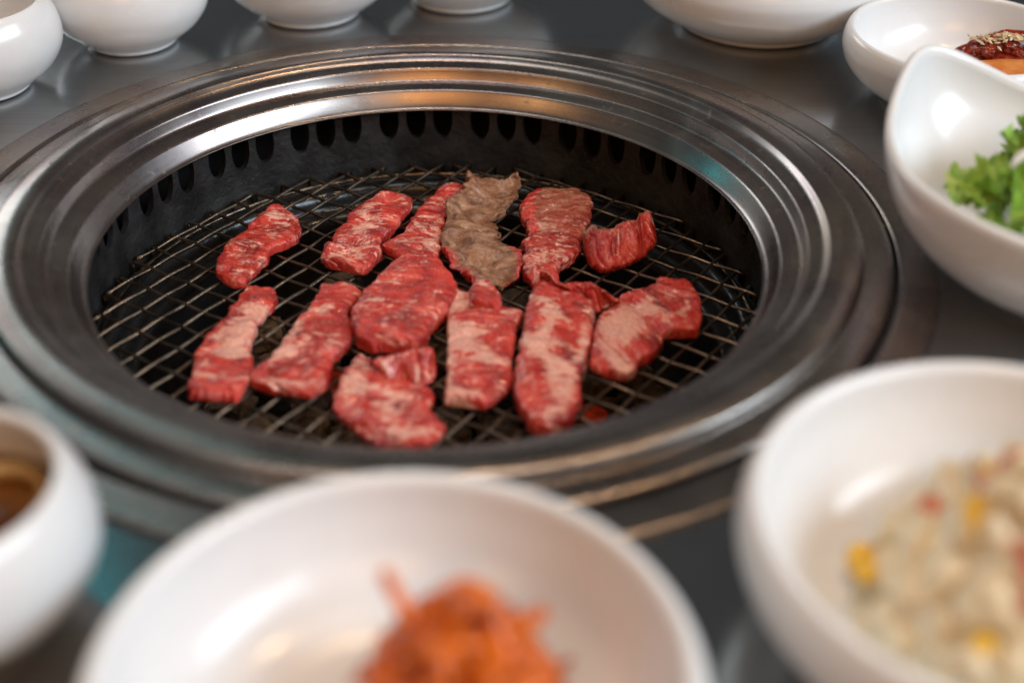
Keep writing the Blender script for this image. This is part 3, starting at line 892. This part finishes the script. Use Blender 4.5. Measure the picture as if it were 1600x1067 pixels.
# ------------------------------------------------------------------ food in the dishes
def leaf_mesh(seed, size):
    """one frilly leaf: a curled sheet with a ruffled border"""
    rr = random.Random(seed)
    vs, fs = [], []
    nr, na = 10, 84
    ph = rr.uniform(0, 6.28)
    for i in range(nr + 1):
        t = i / nr
        for k in range(na):
            a = 2 * math.pi * k / na
            ruff = t ** 2 * (0.17 * math.sin(11 * a + ph) + 0.14 * math.sin(23 * a + 2 * ph))
            r = size * t * (1 + 0.12 * math.sin(5 * a + ph) + 0.08 * math.sin(13 * a))
            x, y = r * math.cos(a) * 0.75, r * math.sin(a)
            z = size * (0.55 * t * t * (0.5 + 0.5 * math.cos(2 * a + ph)) + ruff)
            z += size * 0.12 * noise.noise(Vector((x * 130, y * 130, seed)))
            vs.append((x, y, z))
    for i in range(nr):
        for k in range(na):
            k2 = (k + 1) % na
            fs.append((i * na + k, i * na + k2, (i + 1) * na + k2, (i + 1) * na + k))
    me = bpy.data.meshes.new('leaf')
    me.from_pydata(vs, [], fs)
    me.polygons.foreach_set('use_smooth', [True] * len(me.polygons))
    me.materials.append(M['leaf'])
    return me
def build_green_salad():
    root = empty('green_salad', SB + Vector((0, 0, 0.01)))
    tag(root, 'heap of curly bright green salad leaves in the pointed white bowl', 'salad')
    rr = random.Random(5)
    ms = [leaf_mesh(s, 0.015) for s in range(7)]
    for k in range(95):
        r = 0.057 * math.sqrt(rr.random()); a = rr.uniform(0, 6.283)
        top = 0.050 * (1 - (r / 0.072) ** 2)
        z = 0.008 + top * rr.uniform(0.35, 1.0)
        o = link(bpy.data.objects.new('leaf', rr.choice(ms)), root)
        o.location = (0.017 + r * math.cos(a), r * math.sin(a) - 0.004, z)
        o.rotation_euler = (rr.uniform(-1.1, 1.1), rr.uniform(-1.1, 1.1), rr.uniform(0, 6.28))
        s = rr.uniform(0.55, 1.15); o.scale = (s, s, s)
    for (x, y, z, rz) in ((0.002, -0.012, 0.057, 0.9), (-0.028, -0.004, 0.043, 0.3), (-0.022, 0.010, 0.044, 1.8)):
        p = [(-0.008 + 0.016 * t / 8, 0.002 * math.sin(t * .5), 0.003 * math.sin(t * 0.4)) for t in range(9)]
        vs, fs = tube_data(p, lambda t: (0.0022 * math.sin(math.pi * (0.1 + 0.8 * t)), 0.001), 8)
        o = mesh_obj('white_shred', vs, fs, M['white_shred'], root)
        o.location = (x, y, z); o.rotation_euler = (0.2, -0.2, rz)
build_green_salad()

def shred(rr, L, w, curl):
    p = []
    a = rr.uniform(0, 6.28); b = rr.uniform(-0.25, 0.3)
    d = Vector((math.cos(a) * math.cos(b), math.sin(a) * math.cos(b), math.sin(b)))
    pos = Vector((0, 0, 0)); ax = Vector((rr.uniform(-1, 1), rr.uniform(-1, 1), rr.uniform(-1, 1))).normalized()
    n = 12
    for k in range(n + 1):
        p.append(pos.copy()); pos = pos + d * (L / n)
        d = Matrix.Rotation(curl / n, 3, ax) @ d
    c = sum(p, Vector()) / len(p)
    return [q - c for q in p]
def build_radish():
    c = Vector((0.0250, -0.2715, 0.0115))
    root = empty('shredded_radish', c)
    tag(root, 'heap of orange-red chilli shredded radish in the bottom centre dish', 'side dish')
    rr = random.Random(8)
    for k in range(190):
        r = 0.020 * math.sqrt(rr.random()); a = rr.uniform(0, 6.283)
        z = 0.002 + 0.034 * (1 - (r / 0.027) ** 2) * rr.uniform(0.2, 1.0)
        w = rr.uniform(0.0014, 0.0027)
        p = shred(rr, rr.uniform(0.014, 0.028), w, rr.uniform(-1.5, 1.5))
        off = Vector((r * math.cos(a), r * math.sin(a), z))
        q = [v + off for v in p]
        q = [Vector((v.x, v.y, min(max(v.z, 0.0025), max(0.004, 0.039 - 0.028 * (v.x * v.x + v.y * v.y) / 0.024 ** 2)))) for v in q]
        vs, fs = tube_data(q, lambda t, w=w: (w * (0.55 + 0.45 * math.sin(math.pi * t)), w * 0.7 * (0.55 + 0.45 * math.sin(math.pi * t))), 7)
        mesh_obj('radish_shred', vs, fs, M['kimchi'] if rr.random() < 0.985 else M['kimchi_pale'], root)
    # the shred that sticks out on the far left, and a loose pale one
    for pts, w, mt in (([(-0.006, 0.000, 0.022), (-0.013, 0.006, 0.031), (-0.0185, 0.011, 0.0385)], 0.0032, 'kimchi'),
                       ([(0.008, 0.004, 0.024), (0.016, 0.006, 0.0265), (0.0215, 0.008, 0.0290)], 0.0040, 'kimchi'),
                       ([(-0.008, 0.006, 0.031), (0.001, 0.008, 0.0370), (0.010, 0.006, 0.034)], 0.0028, 'kimchi'),
                       ([(-0.012, -0.004, 0.006), (-0.020, 0.003, 0.008), (-0.028, 0.004, 0.007)], 0.0016, 'kimchi_pale')):
        vs, fs = tube_data(catmull(pts, 5), lambda t, w=w: (w * (1.0 - 0.45 * t), 0.6 * w * (1.0 - 0.45 * t)), 8)
        mesh_obj('radish_shred', vs, fs, M[mt], root)
    for k in range(14):
        o = mesh_obj('sesame_seed', *seed_data(), M['sesame'], root)
        o.location = (-0.020 + rr.uniform(-0.007, 0.007), -0.016 + rr.uniform(-0.006, 0.008), 0.006 + rr.uniform(0, 0.004))
        o.rotation_euler = (rr.uniform(-0.6, 0.6), rr.uniform(-0.6, 0.6), rr.uniform(0, 6.28))
def seed_data(L=0.0034):
    vs, fs = [], []
    n, m = 8, 8
    for i in range(n + 1):
        t = i / n
        r = math.sin(math.pi * min(max(t, 0.02), 0.98)) ** 0.8 * (0.62 + 0.38 * t)
        for k in range(m):
            a = 2 * math.pi * k / m
            vs.append(((t - 0.5) * L, r * math.cos(a) * L * 0.30, r * math.sin(a) * L * 0.17))
    for i in range(n):
        for k in range(m):
            k2 = (k + 1) % m
            fs.append((i * m + k, i * m + k2, (i + 1) * m + k2, (i + 1) * m + k))
    return vs, fs
build_radish()

def mound_data(R, H, seed, amp, nr=26, na=72, sq=2.0):
    vs, fs = [(0, 0, H)], []
    for i in range(1, nr + 1):
        t = i / nr
        for k in range(na):
            a = 2 * math.pi * k / na
            rr_ = R * t * (1 + 0.10 * noise.noise(Vector((math.cos(a) * 1.6, math.sin(a) * 1.6, seed))))
            x, y = rr_ * math.cos(a), rr_ * math.sin(a)
            z = H * (1 - t ** sq) + amp * fbm(Vector((x * 95, y * 95, seed)), 3) * (1 - t ** 4)
            vs.append((x, y, z))
    for k in range(na): fs.append((0, 1 + k, 1 + (k + 1) % na))
    for i in range(nr - 1):
        for k in range(na):
            k2 = (k + 1) % na
            fs.append((1 + i * na + k, 1 + (i + 1) * na + k, 1 + (i + 1) * na + k2, 1 + i * na + k2))
    return vs, fs
def chunk_me(name, seed, size, mat, stretch=(1, 1, 1)):
    bm = bmesh.new()
    bmesh.ops.create_icosphere(bm, subdivisions=2, radius=1.0)
    for v in bm.verts:
        c = v.co.copy(); k = max(abs(c.x), abs(c.y), abs(c.z))
        c = c.lerp(c / k * 0.86, 0.5) * (1 + 0.12 * noise.noise(c * 1.5 + Vector((seed, 0, 0))))
        v.co = Vector((c.x * size * stretch[0], c.y * size * stretch[1], c.z * size * stretch[2]))
    me = bpy.data.meshes.new(name); bm.to_mesh(me); bm.free()
    me.polygons.foreach_set('use_smooth', [True] * len(me.polygons))
    me.materials.append(M[mat]); return me
def build_potato_salad():
    c = Vector((0.1850, -0.2330, 0.0085))
    root = empty('potato_salad', c)
    tag(root, 'creamy potato salad with corn and red dice heaped in the lower right dish', 'side dish')
    H, R = 0.047, 0.053
    mesh_obj('dressed_mound', *mound_data(R, H, 2.2, 0.007), M['mayo'], root)
    rr = random.Random(12)
    kinds = [('potato_cube', chunk_me('potato_cube', 1.0, 0.0052, 'potato'), 130), ('potato_cube', chunk_me('potato_cube', 4.0, 0.0042, 'mayo', (1.6, 1.1, .9)), 40),
             ('corn_kernel', chunk_me('corn_kernel', 2.0, 0.0036, 'corn', (1, .85, 1.2)), 30),
             ('red_dice', chunk_me('red_dice', 3.0, 0.0034, 'crab', (1.2, 1, .8)), 36), ('cucumber_dice', chunk_me('cucumber_dice', 6.0, 0.0048, 'cucumber', (1.3, 1, .6)), 4)]
    for nm, me, cnt in kinds:
        for k in range(cnt):
            r = R * 0.93 * math.sqrt(rr.random()); a = rr.uniform(0, 6.283)
            o = link(bpy.data.objects.new(nm, me), root)
            o.location = (r * math.cos(a), r * math.sin(a), H * (1 - (r / R) ** 2.0) + rr.uniform(-0.0015, 0.0025) + (0.0018 if nm in ('corn_kernel', 'red_dice') else 0.0))
            o.rotation_euler = (rr.uniform(-1, 1), rr.uniform(-1, 1), rr.uniform(0, 6.28))
            s = rr.uniform(0.75, 1.2); o.scale = (s, s, s)
    for (x, y, z) in ((-0.0500, 0.0150, 0.009), (-0.0490, 0.0070, 0.010)):
        o = link(bpy.data.objects.new('corn_kernel', kinds[2][1]), root); o.location = (x, y, z); o.scale = (1.25, 1.25, 1.25)
build_potato_salad()

def build_soy():
    c = Vector((-0.1160, -0.2300, 0.0300))
    root = empty('soy_sauce', c)
    tag(root, 'dark amber soy sauce with onion slices in the lower left bowl', 'sauce')
    vs, fs = [(0, 0, 0)], []
    na, nr = 64, 10
    for i in range(1, nr + 1):
        for k in range(na):
            a = 2 * math.pi * k / na; r = 0.0375 * i / nr
            z = 0.0006 if i == nr else 0.00025 * noise.noise(Vector((r * math.cos(a) * 90, r * math.sin(a) * 90, 0)))
            vs.append((r * math.cos(a), r * math.sin(a), z))
    for k in range(na): fs.append((0, 1 + k, 1 + (k + 1) % na))
    for i in range(nr - 1):
        for k in range(na):
            k2 = (k + 1) % na
            fs.append((1 + i * na + k, 1 + (i + 1) * na + k, 1 + (i + 1) * na + k2, 1 + i * na + k2))
    mesh_obj('sauce_surface', vs, fs, M['soy'], root)
    rr = random.Random(3)
    for (x, y, r, a0, sp, tilt) in ((0.012, 0.014, 0.012, 0.2, 3.4, .15), (0.004, 0.002, 0.015, 1.5, 3.0, -.2), (0.016, -0.006, 0.010, 3.9, 3.2, .2), (-0.010, 0.014, 0.012, 2.0, 3.0, .1), (0.020, 0.008, 0.008, 5.0, 2.6, .2)):
        p = [(x + r * math.cos(a0 + sp * t / 14), y + r * math.sin(a0 + sp * t / 14), 0.0012 + 0.002 * math.sin(math.pi * t / 14) + tilt * 0.004 * math.cos(sp * t / 14)) for t in range(15)]
        vs, fs = tube_data(p, lambda t: (0.0018 * (0.4 + 0.6 * math.sin(math.pi * t)), 0.0022), 7)
        mesh_obj('onion_slice', vs, fs, M['onion'], root)
build_soy()

def build_braised():
    c = Vector((0.2490, 0.1330, 0.0085))
    root = empty('braised_side_dish', c)
    tag(root, 'dark red glazed braised piece with sesame seeds and an orange slice in the right-hand dish', 'side dish')
    rr = random.Random(9)
    def blob(name, mat, loc, size, rot, seed, amp=0.14):
        bm = bmesh.new(); bmesh.ops.create_icosphere(bm, subdivisions=4, radius=1.0)
        for v in bm.verts:
            q = v.co.copy(); k = max(abs(q.x), abs(q.y), abs(q.z))
            q = q.lerp(q / k * 0.85, 0.35)
            q *= 1 + amp * fbm(q * 2.0 + Vector((seed, 0, 0)), 3)
            v.co = Vector((q.x * size[0], q.y * size[1], q.z * size[2]))
        me = bpy.data.meshes.new(name); bm.to_mesh(me); bm.free()
        me.polygons.foreach_set('use_smooth', [True] * len(me.polygons)); me.materials.append(M[mat])
        o = link(bpy.data.objects.new(name, me), root); o.location = loc; o.rotation_euler = rot
        return o
    blob('glazed_piece', 'braise', (0.024, 0.010, 0.013), (0.024, 0.009, 0.010), (0.0, -0.12, 0.20), 1.0, .34)
    blob('glazed_piece', 'braise', (0.030, 0.000, 0.009), (0.020, 0.010, 0.007), (0.1, 0.05, -0.1), 7.0, .34)
    for k in range(12):
        blob('glazed_piece', 'braise', (0.008 + 0.0042 * k + rr.uniform(-.001, .001), 0.004 + rr.uniform(-0.006, 0.010), 0.019 + rr.uniform(-0.005, 0.002)), (0.0042, 0.0034, 0.0028), (rr.uniform(-.5, .5), rr.uniform(-.5, .5), rr.uniform(0, 3)), 20.0 + k, .35)
    blob('orange_slice', 'fritter', (0.024, -0.017, 0.011), (0.026, 0.013, 0.0045), (0.25, 0.05, 0.12), 3.0, .10)
    blob('red_morsel', 'fritter', (-0.024, -0.020, 0.008), (0.009, 0.0045, 0.0045), (0, 0, -0.5), 5.0, .2)
    p = [(-0.031, -0.0155, 0.010), (-0.0325, -0.0145, 0.0135), (-0.0332, -0.0140, 0.0175)]
    vs, fs = tube_data(catmull(p, 5), lambda t: (0.0024 * (1.05 - t), 0.0009 * (1.05 - t)), 8)
    mesh_obj('green_tip', vs, fs, M['garnish'], root)
    sd = seed_data()
    sme = bpy.data.meshes.new('sesame_seed'); sme.from_pydata(*[sd[0], [], sd[1]])
    sme.polygons.foreach_set('use_smooth', [True] * len(sme.polygons)); sme.materials.append(M['sesame'])
    for k in range(110):
        x = 0.022 + max(-0.017, min(0.03, rr.gauss(0, 0.0095))); y = 0.002 + rr.gauss(0, 0.0042)
        z = 0.0195 + 0.004 * (1 - ((y) / 0.012) ** 2) + rr.uniform(0, 0.0022) - abs(x - 0.020) * 0.12
        o = link(bpy.data.objects.new('sesame_seed', sme), root)
        o.location = (x, y, z)
        o.rotation_euler = (rr.uniform(-0.7, 0.7), rr.uniform(-0.6, 0.6), rr.uniform(0, 6.28))
build_braised()
